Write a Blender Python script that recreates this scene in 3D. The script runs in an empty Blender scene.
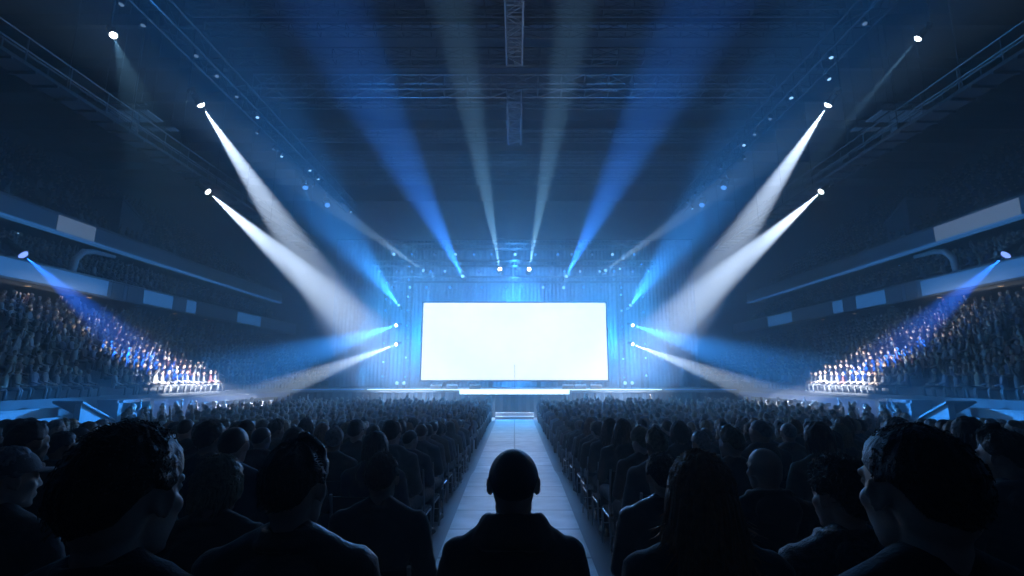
import bpy, bmesh, math, random
import numpy as np
from mathutils import Vector, Matrix, noise

R = random.Random(7)
sc = bpy.context.scene
COL = sc.collection
PI = math.pi
sc.view_settings.view_transform = 'Standard'
sc.view_settings.look = 'None'
sc.view_settings.exposure = -0.3
sc.view_settings.gamma = 1.0
sc.view_settings.use_curve_mapping = False
sc.cycles.volume_bounces = 0
sc.cycles.max_bounces = 4
sc.cycles.diffuse_bounces = 2
sc.cycles.glossy_bounces = 2
sc.cycles.sample_clamp_indirect = 4.0

# ------------------------------------------------------------------ camera
F = 500.0
TH = math.atan(89 / F)
CX, CY, EYE = 514.5, 288.0, 2.5
CS, SN = math.cos(TH), math.sin(TH)
cd = bpy.data.cameras.new('camera')
cam = bpy.data.objects.new('camera', cd)
COL.objects.link(cam)
cd.sensor_width = 36
cd.lens = 36 * F / 1024
cd.shift_x = -(CX - 512) / 1024
cd.clip_start = 0.05
cd.clip_end = 300
cam.location = (0, 0, EYE)
cam.rotation_euler = (PI / 2 + TH, 0, 0)
sc.camera = cam


def at(px, py, X=None, Y=None, Z=None):
    """the point of the hall seen at a pixel, on the plane X=, Y= or Z="""
    a = (px - CX) / F
    b = (CY - py) / F
    r = Vector((a, CS - b * SN, SN + b * CS))
    t = X / r.x if X is not None else (Y / r.y if Y is not None else (Z - EYE) / r.z)
    return Vector((r.x * t, r.y * t, EYE + r.z * t))


def to_px(p):
    z = p[1] * CS + (p[2] - EYE) * SN
    y = -p[1] * SN + (p[2] - EYE) * CS
    return (CX + F * p[0] / z, CY - F * y / z)


def mirror(px):
    return 2 * CX - px


# ------------------------------------------------------------------ names
_ONES = ['zeroth', 'first', 'second', 'third', 'fourth', 'fifth', 'sixth', 'seventh', 'eighth', 'ninth', 'tenth',
         'eleventh', 'twelfth', 'thirteenth', 'fourteenth', 'fifteenth', 'sixteenth', 'seventeenth', 'eighteenth',
         'nineteenth', 'twentieth']
_TENS = {2: 'twenty', 3: 'thirty', 4: 'forty', 5: 'fifty'}


def nth(n):
    if n <= 20:
        return _ONES[n]
    t, o = divmod(n, 10)
    return _TENS[t][:-1] + 'ieth' if o == 0 else _TENS[t] + '-' + _ONES[o]


def tag(o, label=None, cat=None, group=None, kind=None):
    for k, v in (('label', label), ('category', cat), ('group', group), ('kind', kind)):
        if v:
            o[k] = v
    return o


def empty(name, loc=(0, 0, 0), rz=0.0, label=None, cat=None, group=None):
    o = bpy.data.objects.new(name, None)
    o.empty_display_size = 0.2
    COL.objects.link(o)
    o.location = loc
    o.rotation_euler = (0, 0, rz)
    return tag(o, label, cat, group)


# ------------------------------------------------------------------ materials
def nodes(name):
    m = bpy.data.materials.new(name)
    m.use_nodes = True
    nt = m.node_tree
    return m, nt, nt.nodes['Principled BSDF']


def ramp_of(nt, src, stops):
    r = nt.nodes.new('ShaderNodeValToRGB')
    el = r.color_ramp.elements
    while len(el) < len(stops):
        el.new(0.5)
    for e, (p, c) in zip(el, stops):
        e.position = p
        e.color = (*c, 1)
    nt.links.new(src, r.inputs['Fac'])
    return r


def surf(name, c, rough=0.6, metal=0.0, var=0.25, scale=6.0, bump=0.0, bscale=60.0, spec=0.5, sheen=0.0):
    """procedural surface: colour broken up by noise, optional fine bump"""
    m, nt, b = nodes(name)
    tc = nt.nodes.new('ShaderNodeTexCoord')
    n = nt.nodes.new('ShaderNodeTexNoise')
    n.inputs['Scale'].default_value = scale
    n.inputs['Detail'].default_value = 4
    nt.links.new(tc.outputs['Object'], n.inputs['Vector'])
    lo = tuple(max(0, x * (1 - var)) for x in c)
    hi = tuple(min(1, x * (1 + var)) for x in c)
    r = ramp_of(nt, n.outputs['Fac'], [(0.3, lo), (0.7, hi)])
    nt.links.new(r.outputs['Color'], b.inputs['Base Color'])
    b.inputs['Roughness'].default_value = rough
    b.inputs['Metallic'].default_value = metal
    b.inputs['Specular IOR Level'].default_value = spec
    if sheen:
        b.inputs['Sheen Weight'].default_value = sheen
        b.inputs['Sheen Roughness'].default_value = 0.4
    if bump:
        n2 = nt.nodes.new('ShaderNodeTexNoise')
        n2.inputs['Scale'].default_value = bscale
        n2.inputs['Detail'].default_value = 3
        nt.links.new(tc.outputs['Object'], n2.inputs['Vector'])
        bp = nt.nodes.new('ShaderNodeBump')
        bp.inputs['Strength'].default_value = bump
        bp.inputs['Distance'].default_value = 0.01
        nt.links.new(n2.outputs['Fac'], bp.inputs['Height'])
        nt.links.new(bp.outputs['Normal'], b.inputs['Normal'])
    return m


def glow(name, c, strength, lights=False, base=(0.02, 0.02, 0.02)):
    m, nt, b = nodes(name)
    b.inputs['Base Color'].default_value = (*base, 1)
    b.inputs['Emission Color'].default_value = (*c, 1)
    b.inputs['Emission Strength'].default_value = strength
    if not lights:
        m.cycles.emission_sampling = 'NONE'
    return m


M = {}
M['concrete'] = surf('dark_concrete', (0.055, 0.06, 0.07), 0.8, var=0.3, scale=2, bump=0.2, bscale=30)
M['floor'] = surf('hall_floor', (0.06, 0.075, 0.10), 0.45, var=0.3, scale=1.5, bump=0.1)
M['roof'] = surf('roof_deck', (0.03, 0.032, 0.038), 0.85, var=0.3, scale=0.6)
M['steel'] = surf('truss_steel', (0.30, 0.32, 0.36), 0.4, 0.6, var=0.2)
M['dark_steel'] = surf('dark_steel', (0.10, 0.11, 0.13), 0.45, 0.5, var=0.2)
M['roof_steel'] = surf('roof_steel', (0.12, 0.13, 0.15), 0.6, 0.2, var=0.2)
M['black'] = surf('black_plastic', (0.018, 0.018, 0.02), 0.45, var=0.2)
M['white_panel'] = surf('white_panel', (0.14, 0.16, 0.185), 0.6, var=0.1)
M['pale_panel'] = surf('pale_panel', (0.5, 0.53, 0.58), 0.5, var=0.1)
M['grey_panel'] = surf('grey_panel', (0.16, 0.175, 0.205), 0.5, var=0.12)
M['blue_panel'] = surf('blue_panel', (0.10, 0.16, 0.30), 0.5, var=0.12)
M['drape'] = surf('stage_drape', (0.24, 0.30, 0.38), 0.9, var=0.15, scale=3, sheen=0.3)
M['deck'] = surf('stage_deck', (0.10, 0.11, 0.13), 0.35, var=0.2, scale=2)
M['skirt'] = surf('stage_skirt', (0.012, 0.02, 0.032), 0.9, var=0.2, spec=0.08)
M['lip'] = glow('stage_lip_light', (0.55, 0.85, 1.0), 3.2)
M['lens_white'] = glow('lens_white', (0.80, 0.90, 1.0), 14.0)
M['lens_blue'] = glow('lens_blue', (0.20, 0.34, 1.0), 2.7)
M['lens_deep'] = glow('lens_deep', (0.08, 0.33, 1.0), 1.6)
M['lens_pale'] = glow('lens_pale', (0.30, 0.62, 1.0), 2.4)
M['lens_cyan'] = glow('lens_cyan', (0.10, 0.45, 1.0), 1.3)
M['lens_dim'] = glow('lens_dim', (0.25, 0.45, 0.8), 0.6)
M['lens_warm'] = glow('lens_warm', (1.0, 0.62, 0.32), 1.2)
M['blue_glow'] = glow('blue_glow', (0.03, 0.16, 0.46), 0.95, base=(0.1, 0.15, 0.25))  # fascia bands: bluish tones given by emission
M['dim_glow'] = glow('dim_glow', (0.05, 0.14, 0.28), 0.10, base=(0.1, 0.15, 0.22))
M['pale_glow'] = glow('pale_glow', (0.30, 0.44, 0.66), 0.42, base=(0.3, 0.35, 0.42))


def screen_mat():
    m, nt, b = nodes('led_picture')
    b.inputs['Base Color'].default_value = (0.02, 0.02, 0.02, 1)
    tc = nt.nodes.new('ShaderNodeTexCoord')
    n = nt.nodes.new('ShaderNodeTexNoise')
    n.inputs['Scale'].default_value = 0.25
    n.inputs['Detail'].default_value = 3
    nt.links.new(tc.outputs['Object'], n.inputs['Vector'])
    r = ramp_of(nt, n.outputs['Fac'], [(0.35, (0.78, 0.86, 1.0)), (0.65, (0.90, 0.91, 0.99))])
    nt.links.new(r.outputs['Color'], b.inputs['Emission Color'])
    b.inputs['Emission Strength'].default_value = 1.95
    return m


M['screen'] = screen_mat()


def walkway_mat():
    m, nt, b = nodes('pale_floor_panels')
    tc = nt.nodes.new('ShaderNodeTexCoord')
    mp = nt.nodes.new('ShaderNodeMapping')
    mp.inputs['Rotation'].default_value = (0, 0, 0)
    nt.links.new(tc.outputs['Object'], mp.inputs['Vector'])
    br = nt.nodes.new('ShaderNodeTexBrick')
    br.offset = 0.0
    br.inputs['Scale'].default_value = 1.0
    br.inputs['Brick Width'].default_value = 1.1
    br.inputs['Row Height'].default_value = 1.35
    br.inputs['Mortar Size'].default_value = 0.03
    br.inputs['Mortar Smooth'].default_value = 0.2
    br.inputs['Color1'].default_value = (0.62, 0.64, 0.66, 1)
    br.inputs['Color2'].default_value = (0.42, 0.45, 0.48, 1)
    br.inputs['Mortar'].default_value = (0.05, 0.06, 0.08, 1)
    nt.links.new(mp.outputs['Vector'], br.inputs['Vector'])
    n = nt.nodes.new('ShaderNodeTexNoise')
    n.inputs['Scale'].default_value = 2.2
    n.inputs['Detail'].default_value = 6
    nt.links.new(tc.outputs['Object'], n.inputs['Vector'])
    r = ramp_of(nt, n.outputs['Fac'], [(0.3, (0.55, 0.55, 0.55)), (0.7, (1, 1, 1))])
    mx = nt.nodes.new('ShaderNodeMix')
    mx.data_type = 'RGBA'
    mx.blend_type = 'MULTIPLY'
    mx.inputs['Factor'].default_value = 1.0
    nt.links.new(br.outputs['Color'], mx.inputs['A'])
    nt.links.new(r.outputs['Color'], mx.inputs['B'])
    nt.links.new(mx.outputs['Result'], b.inputs['Base Color'])
    b.inputs['Roughness'].default_value = 0.36
    return m


M['walkway'] = walkway_mat()


def crowd_mat():
    m, nt, b = nodes('crowd_clothing')
    a = nt.nodes.new('ShaderNodeAttribute')
    a.attribute_name = 'tint'
    nt.links.new(a.outputs['Color'], b.inputs['Base Color'])
    b.inputs['Roughness'].default_value = 0.65
    return m


M['crowd'] = crowd_mat()


# ------------------------------------------------------------------ mesh helpers
class MB:
    """collects boxes, bars, discs and tubes, then links them as one mesh object"""

    def __init__(self):
        self.v, self.f, self.m = [], [], []
        self.mi = 0

    def add(self, vs, fs):
        n = len(self.v)
        self.v += [tuple(p) for p in vs]
        self.f += [tuple(i + n for i in f) for f in fs]
        self.m += [self.mi] * len(fs)
        return self

    def box(self, c, s, mat=None):
        x, y, z = (d / 2 for d in s)
        vs = [Vector((i * x, j * y, k * z)) for i in (-1, 1) for j in (-1, 1) for k in (-1, 1)]
        if mat is not None:
            vs = [mat @ v for v in vs]
        vs = [v + Vector(c) for v in vs]
        return self.add(vs, [(0, 1, 3, 2), (4, 6, 7, 5), (0, 4, 5, 1), (2, 3, 7, 6), (0, 2, 6, 4), (1, 5, 7, 3)])

    def bar(self, p, q, r, n=6, r2=None, cap=True):
        p, q = Vector(p), Vector(q)
        r2 = r if r2 is None else r2
        d = (q - p).normalized()
        u = d.orthogonal().normalized()
        w = d.cross(u)
        vs = []
        for c, rr in ((p, r), (q, r2)):
            for k in range(n):
                a = 2 * PI * k / n
                vs.append(c + u * math.cos(a) * rr + w * math.sin(a) * rr)
        fs = [(k, (k + 1) % n, n + (k + 1) % n, n + k) for k in range(n)]
        if cap:
            fs += [tuple(range(n))[::-1], tuple(range(n, 2 * n))]
        return self.add(vs, fs)

    def tube(self, pts, rs, n=6):
        pts = [Vector(p) for p in pts]
        if not hasattr(rs, '__len__'):
            rs = [rs] * len(pts)
        vs, fs = [], []
        u = None
        for i, p in enumerate(pts):
            d = (pts[min(i + 1, len(pts) - 1)] - pts[max(i - 1, 0)]).normalized()
            u = d.orthogonal().normalized() if u is None else (u - d * u.dot(d)).normalized()
            w = d.cross(u)
            for k in range(n):
                a = 2 * PI * k / n
                vs.append(p + (u * math.cos(a) + w * math.sin(a)) * rs[i])
        for i in range(len(pts) - 1):
            for k in range(n):
                a, b = i * n + k, i * n + (k + 1) % n
                fs.append((a, b, b + n, a + n))
        fs += [tuple(range(n))[::-1], tuple(range((len(pts) - 1) * n, len(pts) * n))]
        return self.add(vs, fs)

    def lathe(self, prof, n=16, mat=None, c=(0, 0, 0)):
        """profile of (radius, z) turned about the local Z"""
        vs, fs = [], []
        for r, z in prof:
            for k in range(n):
                a = 2 * PI * k / n
                v = Vector((r * math.cos(a), r * math.sin(a), z))
                vs.append((mat @ v if mat is not None else v) + Vector(c))
        L = len(prof)
        for i in range(L - 1):
            for k in range(n):
                a, b = i * n + k, i * n + (k + 1) % n
                fs.append((a, b, b + n, a + n))
        fs += [tuple(range(n))[::-1], tuple(range((L - 1) * n, L * n))]
        return self.add(vs, fs)

    def prism(self, prof, y0, y1, axis='Y'):
        """closed profile of (a, b) pairs extruded along an axis"""
        n = len(prof)
        vs = []
        for t in (y0, y1):
            for a, b in prof:
                vs.append((a, t, b) if axis == 'Y' else ((t, a, b) if axis == 'X' else (a, b, t)))
        fs = [(k, (k + 1) % n, n + (k + 1) % n, n + k) for k in range(n)]
        fs += [tuple(range(n))[::-1], tuple(range(n, 2 * n))]
        return self.add(vs, fs)

    def mesh(self, name, mats, smooth=False):
        me = bpy.data.meshes.new(name)
        me.from_pydata(self.v, [], self.f)
        bm = bmesh.new()
        bm.from_mesh(me)
        bmesh.ops.recalc_face_normals(bm, faces=bm.faces)
        bm.to_mesh(me)
        bm.free()
        for m in (mats if isinstance(mats, (list, tuple)) else [mats]):
            me.materials.append(m)
        if any(self.m):
            me.polygons.foreach_set('material_index', self.m)
        if smooth:
            me.polygons.foreach_set('use_smooth', [True] * len(me.polygons))
        me.update()
        return me

    def build(self, name, mats, parent=None, smooth=False, loc=None):
        return link(name, self.mesh(name, mats, smooth), parent, loc)


def link(name, me, parent=None, loc=None):
    o = bpy.data.objects.new(name, me)
    COL.objects.link(o)
    o.parent = parent
    if loc is not None:
        o.location = loc
    return o


def bevel(o, w, seg=2):
    b = o.modifiers.new('bevel', 'BEVEL')
    b.width = w
    b.segments = seg
    b.limit_method = 'ANGLE'
    return o


def kids(o):
    return [c for c in bpy.data.objects if c.parent == o]


def copy_tree(o, children):
    """a thing and each of its parts (children: list of (part, [sub-parts]))"""
    c = o.copy()
    COL.objects.link(c)
    for p, subs in children:
        q = p.copy()
        COL.objects.link(q)
        q.parent = c
        for s in subs:
            t = s.copy()
            COL.objects.link(t)
            t.parent = q
    return c


# ------------------------------------------------------------------ haze in the hall
w = bpy.data.worlds.new('hall_air')
sc.world = w
w.use_nodes = True
nt = w.node_tree
nt.nodes.clear()
wo = nt.nodes.new('ShaderNodeOutputWorld')
wv = nt.nodes.new('ShaderNodeVolumeScatter')
wv.inputs['Color'].default_value = (0.9, 0.95, 1.0, 1)
wv.inputs['Density'].default_value = 0.015
wv.inputs['Anisotropy'].default_value = 0.45
nt.links.new(wv.outputs[0], wo.inputs['Volume'])


# ------------------------------------------------------------------ the hall
RAKE_Y, RAKE_Z = 14.0, 1.12


def floor_z(y):
    return max(0.0, RAKE_Z * (1 - y / RAKE_Y)) if y > -4 else RAKE_Z * (1 + 4 / RAKE_Y)


FW = 18.0          # half width of the floor
f = MB()
ys = [-8, -4, RAKE_Y, 62]
for a, b in zip(ys[:-1], ys[1:]):
    f.add([(-FW, a, floor_z(a)), (FW, a, floor_z(a)), (FW, b, floor_z(b)), (-FW, b, floor_z(b))], [(0, 1, 2, 3)])
for a, b in zip(ys[:-1], ys[1:]):
    f.add([(-46, a, -0.3), (46, a, -0.3), (46, b, -0.3), (-46, b, -0.3)], [(0, 1, 2, 3)])
tag(f.build('floor', M['floor']), kind='structure')
ROOF = 25.0
for nm, c, s in (('wall_left', (-46.2, 27, 12), (0.4, 72, 27)), ('wall_right', (46.2, 27, 12), (0.4, 72, 27)),
                 ('wall_back', (0, 62.2, 12), (92, 0.4, 27)), ('wall_front', (0, -8.2, 12), (92, 0.4, 27)),
                 ('ceiling', (0, 27, ROOF + 0.2), (92.8, 72, 0.4))):
    b = MB().box(c, s)
    tag(b.build(nm, M['roof'] if nm == 'ceiling' else M['concrete']), kind='structure')

# aisle of pale panels running to the stage
wk = MB()
W0 = [(3.2, 0.68), (RAKE_Y, 1.12), (30.4, 1.12)]
for (a, wa), (b, wb) in zip(W0[:-1], W0[1:]):
    za, zb = floor_z(a) + 0.03, floor_z(b) + 0.03
    wk.add([(-wa, a, za), (wa, a, za), (wb, b, zb), (-wb, b, zb)], [(0, 1, 2, 3)])
    for s in (-1, 1):
        wk.add([(s * wa, a, za), (s * wb, b, zb), (s * wb, b, zb - 0.028), (s * wa, a, za - 0.028)], [(0, 1, 2, 3)])
wk.add([(-0.68, 3.2, floor_z(3.2)), (0.68, 3.2, floor_z(3.2)), (0.68, 3.2, floor_z(3.2) + .03), (-0.68, 3.2, floor_z(3.2) + .03)], [(0, 1, 2, 3)])
tag(wk.build('aisle_walkway', M['walkway']), 'pale panelled walkway down the middle aisle towards the stage', 'walkway')

# ------------------------------------------------------------------ stage
YS = 33.0
SZ = 1.72
st = empty('stage', (0, YS, 0), 0, 'wide raised stage with glowing front edge below the screen', 'stage')
d = MB().box((0, 3.4, SZ - 0.1), (29, 7.0, 0.2))
d.box((0, -0.5, SZ - 0.1), (6.9, 0.98, 0.2))
bevel(d.build('deck', M['deck'], st), 0.02)
s = MB()
for k in range(58):                                    # pleated skirt under the deck edge
    x = -14.5 + k * 0.5
    s.prism([(x, 0.02), (x + 0.25, -0.06), (x + 0.5, 0.02), (x + 0.5, 0.06), (x, 0.06)], 0.02, SZ - 0.2, axis='Z')
s.build('skirt', M['skirt'], st)
s = MB()
for k in range(14):
    x = -3.36 + k * 0.48
    s.prism([(x, -0.92), (x + 0.24, -0.98), (x + 0.48, -0.92), (x + 0.48, -0.88), (x, -0.88)], 0.02, SZ - 0.36, axis='Z')
s.build('thrust_skirt', M['skirt'], st)
for sgn in (-1, 1):
    s = MB().box((sgn * 6.48, -0.13, SZ - 0.02), (6.0, 0.05, 0.05))
    s.build('edge_light', M['lip'], st)
MB().box((0, -1.02, SZ - 0.13), (6.86, 0.05, 0.30)).build('thrust_light', M['lip'], st)
for sgn in (-1, 1):
    MB().box((sgn * 12.0, -0.13, SZ - 0.02), (4.6, 0.04, 0.05)).build('edge_strip', M['blue_glow'], st)
stp = empty('stage_steps', (0, 31.0, 0), 0, 'low blue-lit steps joining the aisle end to the stage front', 'steps')
for k, (y, z) in enumerate(((-0.1, 0.18), (0.35, 0.36))):
    bevel(MB().box((0, y, z / 2), (2.3, 0.42 if k else 0.45, z)).build('tread', M['grey_panel'], stp), 0.015)

# screen
YP = 38.0
tl, tr, br_, bl = (at(424, 303, Y=YP), at(605, 303, Y=YP), at(605, 380, Y=YP), at(424, 380, Y=YP))
SW = br_.x - tl.x
SH = tl.z - bl.z
SCX, SCZ = (tl.x + tr.x + bl.x + br_.x) / 4, (tl.z + bl.z) / 2
SW = 13.95
scr = empty('led_screen', (SCX, YP, SZ), 0, 'huge glowing white screen at the back of the stage', 'screen')
zc = SCZ - SZ
MB().box((0, 0, zc), (SW, 0.06, SH)).build('display_panel', M['screen'], scr)
fr = MB()
for z in (zc - SH / 2 - 0.06, zc + SH / 2 + 0.06):
    fr.box((0, 0.12, z), (SW + 0.24, 0.3, 0.11))
for x in (-SW / 2 - 0.06, SW / 2 + 0.06):
    fr.box((x, 0.12, zc), (0.11, 0.3, SH))
fr.box((0, 0.2, zc), (SW, 0.1, SH))
fr.build('frame', M['black'], scr)
for x in (-5.5, -1.8, 1.8, 5.5):
    MB().box((x, 0.25, (zc - SH / 2) / 2), (0.3, 0.2, zc - SH / 2 - 0.1)).build('support_leg', M['dark_steel'], scr)

# drapes around the screen
dr = empty('backdrop_drape', (0, 40.0, 0), 0, 'tall dark pleated drape hanging behind the screen', 'curtain')
s = MB()
n = 96
vs, fs = [], []
for k in range(n * 4 + 1):
    x = -14.6 + 29.2 * k / (n * 4)
    y = 0.05 * math.sin(k * PI / 2) + 0.05 * math.sin(k * 0.37)
    vs += [(x, y, 0.02), (x, y, 13.6)]
fs = [(2 * k, 2 * k + 2, 2 * k + 3, 2 * k + 1) for k in range(n * 4)]
s.add(vs, fs)
o = s.build('cloth', M['drape'], dr, smooth=True)
sol = o.modifiers.new('thick', 'SOLIDIFY')
sol.thickness = 0.02
MB().bar((-14.7, 0, 13.7), (14.7, 0, 13.7), 0.05, 8).build('hanging_bar', M['dark_steel'], dr)


# ------------------------------------------------------------------ trusses
def box_truss(name, p, q, w, label, cat='truss', group=None, r=0.045, step=1.0, mat='steel', h=None):
    """square lattice truss: four chord children and a lacing child"""
    p, q = Vector(p), Vector(q)
    h = h or w
    root = empty(name, p, 0, label, cat, group)
    d = q - p
    L = d.length
    t = d / L
    side = t.cross(Vector((0, 0, 1)))
    side = side.normalized() if side.length > 0.1 else Vector((1, 0, 0))
    up = side.cross(t).normalized()
    cs = [side * (a * w / 2) + up * (b * h / 2) for a, b in ((-1, -1), (1, -1), (1, 1), (-1, 1))]
    for c in cs:
        MB().bar(c, c + d, r, 6).build('chord', M[mat], root)
    m = MB()
    n = max(2, round(L / step))
    for k in range(n):
        a, b = d * (k / n), d * ((k + 1) / n)
        for j in range(4):
            c0, c1 = cs[j], cs[(j + 1) % 4]
            m.bar(c0 + a, c1 + a, r * 0.5, 4, cap=False)
            if k % 2:
                c0, c1 = c1, c0
            m.bar(c0 + a, c1 + b, r * 0.5, 4, cap=False)
    for j in range(4):
        m.bar(cs[j] + d, cs[(j + 1) % 4] + d, r * 0.5, 4, cap=False)
    m.build('lacing', M[mat], root)
    return root


TZ = 18.8
XS = {-1: 'left', 1: 'right'}
for s in (-1, 1):
    box_truss('lighting_truss', (s * 16, 11, TZ), (s * 16, 47, TZ), 0.9,
              f'long lattice lighting truss running above the {XS[s]} floor block', r=0.06, step=1.2, mat='dark_steel')
# roof cross trusses
for k, (py, half, mt, wdt) in enumerate(((8, 15.2, 'dark_steel', .5), (30, 15.2, 'dark_steel', .5), (57, 15.2, 'dark_steel', .6),
                                         (86, 15.2, 'steel', .9), (103, 15.2, 'dark_steel', .5), (136, 15.2, 'dark_steel', .6),
                                         (160, 15.2, 'steel', .6), (176, 15.2, 'dark_steel', .6))):
    y = at(CX, py, Z=TZ + 0.6).y
    box_truss('roof_truss', (-half, y, TZ + 0.6), (half, y, TZ + 0.6), wdt,
              f'roof truss crossing the hall, {nth(k + 1)} from the top of the view', group=None, r=0.05, step=1.4, mat='roof_steel' if mt == 'dark_steel' else mt)
ya, yb = at(CX, 0, Z=TZ - 0.4).y - 5, at(CX, 58, Z=TZ - 0.4).y
yc, yd = at(CX, 96, Z=TZ - 0.4).y, at(CX, 139, Z=TZ - 0.4).y
box_truss('spine_truss', (0, ya, TZ - 0.4), (0, yb, TZ - 0.4), 0.78, 'ladder-like truss along the roof centre, nearer of two', r=0.05, step=0.7)
box_truss('spine_truss', (0, yc, TZ - 0.4), (0, yd, TZ - 0.4), 0.85, 'ladder-like truss along the roof centre, nearer the stage', r=0.05, step=0.7)

# roof purlins on the ceiling
for k in range(12):
    y = 6 + k * 4.4
    tag(MB().prism([(y - .18, ROOF - .9), (y + .18, ROOF - .9), (y + .18, ROOF - .8), (y + .05, ROOF - .8), (y + .05, ROOF - .02),
                    (y - .05, ROOF - .02), (y - .05, ROOF - .8), (y - .18, ROOF - .8)], -45.9, 45.9, axis='X').build(f'trim_{k + 1}', M['dark_steel']),
        kind='structure')

# side catwalks
for s in (-1, 1):
    c = empty('catwalk', (s * 20, 0, 14.8), 0, f'dark railed catwalk hung above the {XS[s]} side of the floor', 'catwalk')
    m = MB().box((0, 28, 0), (1.1, 40, 0.14))
    for k in range(40):
        m.box((0, 8.5 + k, -0.12), (1.1, 0.08, 0.12))
    m.build('walk_deck', M['dark_steel'], c)
    for e in (-1, 1):
        m = MB()
        for z in (0.55, 1.1):
            m.bar((e * 0.53, 8, z), (e * 0.53, 48, z), 0.035, 6)
        for k in range(21):
            m.bar((e * 0.53, 8 + 2 * k, 0.05), (e * 0.53, 8 + 2 * k, 1.1), 0.03, 6)
        m.build('railing', M['steel'], c)
    for k in range(11):
        MB().bar((0, 9 + 3.8 * k, 0.07), (0, 9 + 3.8 * k, ROOF - 14.8 - 0.05), 0.03, 6).build('hanger_rod', M['dark_steel'], c)
    # ceiling panels beside the catwalk
    for k, (px, py, ww, ll, mt) in enumerate(((133, 116, 2.6, 1.3, 'pale_panel'), (150, 129, 3.2, 0.5, 'pale_panel'), (122, 104, 2.6, 0.25, 'dark_steel'))):
        p = at(px if s < 0 else mirror(px), py, Z=17.2)
        pn = empty('ceiling_panel', p, 0, f'{["large pale", "narrow pale", "thin dark"][k]} panel hung under the roof beside the {XS[s]} catwalk', 'panel')
        bevel(MB().box((0, 0, 0), (ww, ll, 0.08)).build('panel_board', M[mt], pn), 0.02)
        m = MB()
        for e in (-0.33, 0.0, 0.33):
            m.box((e * ww, 0, -0.06), (0.06, ll, 0.05))
        m.build('batten', M['dark_steel'], pn)
        for e in (-1, 1):
            MB().bar((e * ww * .4, 0, 0.04), (e * ww * .4, 0, ROOF - p.z - .05), 0.02, 5).build('hanger_rod', M['dark_steel'], pn)

# trusses over the stage and towers at its sides
STAGE_TRUSSES = []
for k, (py, yy, half) in enumerate(((251, 36.9, 9.5), (268, 36.6, 10.6), (284, 37.0, 9.8))):
    z = at(CX, py, Y=yy).z + 0.35
    STAGE_TRUSSES.append((z, yy, half))
    box_truss('stage_truss', (-half, yy, z), (half, yy, z), 0.42, f'{["top", "middle", "bottom"][k]} lattice truss of lamps above the screen', r=0.035, step=0.7, mat='dark_steel')
    for e in (-0.8, 0.8):
        pass
TOWERS = []
for px in (386, 408, mirror(408), mirror(386)):
    x = at(px, 330, Y=36.9).x
    TOWERS.append(x)
for k, x in enumerate(TOWERS):
    box_truss('lighting_tower', (x, 37.0, SZ), (x, 37.0, 12.2), 0.4,
              f'upright lattice tower of small lamps, {["outermost left", "inner left", "inner right", "outermost right"][k]} of the screen', 'tower', r=0.03, step=0.7, mat='dark_steel')


# ------------------------------------------------------------------ lamps
def make_spot_head():
    """moving head, lens facing local -Z"""
    h = MB()
    h.lathe([(0.02, 0.42), (0.12, 0.40), (0.15, 0.30), (0.15, 0.10), (0.19, 0.04), (0.20, -0.10), (0.185, -0.14)], 18)
    for k in range(6):
        h.lathe([(0.155, 0.14 + k * .025), (0.162, 0.145 + k * .025), (0.155, 0.15 + k * .025)], 18)
    ln = MB().lathe([(0.18, -0.135), (0.172, -0.17), (0.14, -0.21), (0.08, -0.24), (0.01, -0.25)], 18)
    y = MB()
    for e in (-1, 1):
        y.box((e * 0.235, 0, 0.24), (0.035, 0.11, 0.55))
        y.bar((e * 0.15, 0, 0.1), (e * 0.25, 0, 0.1), 0.035, 10)
    y.box((0, 0, 0.50), (0.5, 0.13, 0.05))
    b = MB().box((0, 0, 0.60), (0.36, 0.26, 0.14))
    b.bar((0, 0, 0.66), (0, 0, 0.80), 0.025, 8)
    return [('head', h.mesh('head', M['black'], True)), ('yoke', y.mesh('yoke', M['black'])), ('base', b.mesh('base', M['black'])),
            ('lens', ln.mesh('lens', M['lens_white'], True))]


HEAD = make_spot_head()


def make_par():
    h = MB().lathe([(0.03, 0.30), (0.08, 0.28), (0.10, 0.18), (0.115, -0.02), (0.12, -0.06), (0.11, -0.06)], 12)
    ln = MB().lathe([(0.105, -0.055), (0.09, -0.075), (0.01, -0.09)], 12)
    b = MB()
    for e in (-1, 1):
        b.bar((e * 0.115, 0, 0.08), (e * 0.135, 0, 0.34), 0.012, 5)
    b.bar((-0.135, 0, 0.34), (0.135, 0, 0.34), 0.014, 5)
    return [('lamp_can', h.mesh('lamp_can', M['black'], True)), ('bracket', b.mesh('bracket', M['black'])),
            ('lens', ln.mesh('lens', M['lens_pale'], True))]


PAR = make_par()


def lamp(name, proto, loc, aim, lens, label, scale=1.0, group=None):
    root = empty(name, loc, 0, label, 'lamp', group)
    root.rotation_euler = (Vector(aim) - Vector(loc)).to_track_quat('-Z', 'Y').to_euler()
    root.scale = (scale,) * 3
    first = None
    for nm, me in proto:
        o = link(nm, me, first if nm == 'lens' else root)
        first = first or o
        if nm == 'lens':
            o.material_slots[0].link = 'OBJECT'
            o.material_slots[0].material = M[lens]
    return root


def beam(p, q, ang, watts, col, blend=0.35, off=0.25, soft=0.04):
    p, q = Vector(p), Vector(q)
    l = bpy.data.lights.new('spot_beam', 'SPOT')
    l.energy = watts
    l.color = col
    l.spot_size = math.radians(ang)
    l.spot_blend = blend
    l.shadow_soft_size = soft
    o = bpy.data.objects.new('spot_beam', l)
    COL.objects.link(o)
    d = (q - p).normalized()
    o.location = p + d * off
    o.rotation_euler = d.to_track_quat('-Z', 'Y').to_euler()
    o['kind'] = 'helper'
    return o


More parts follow.
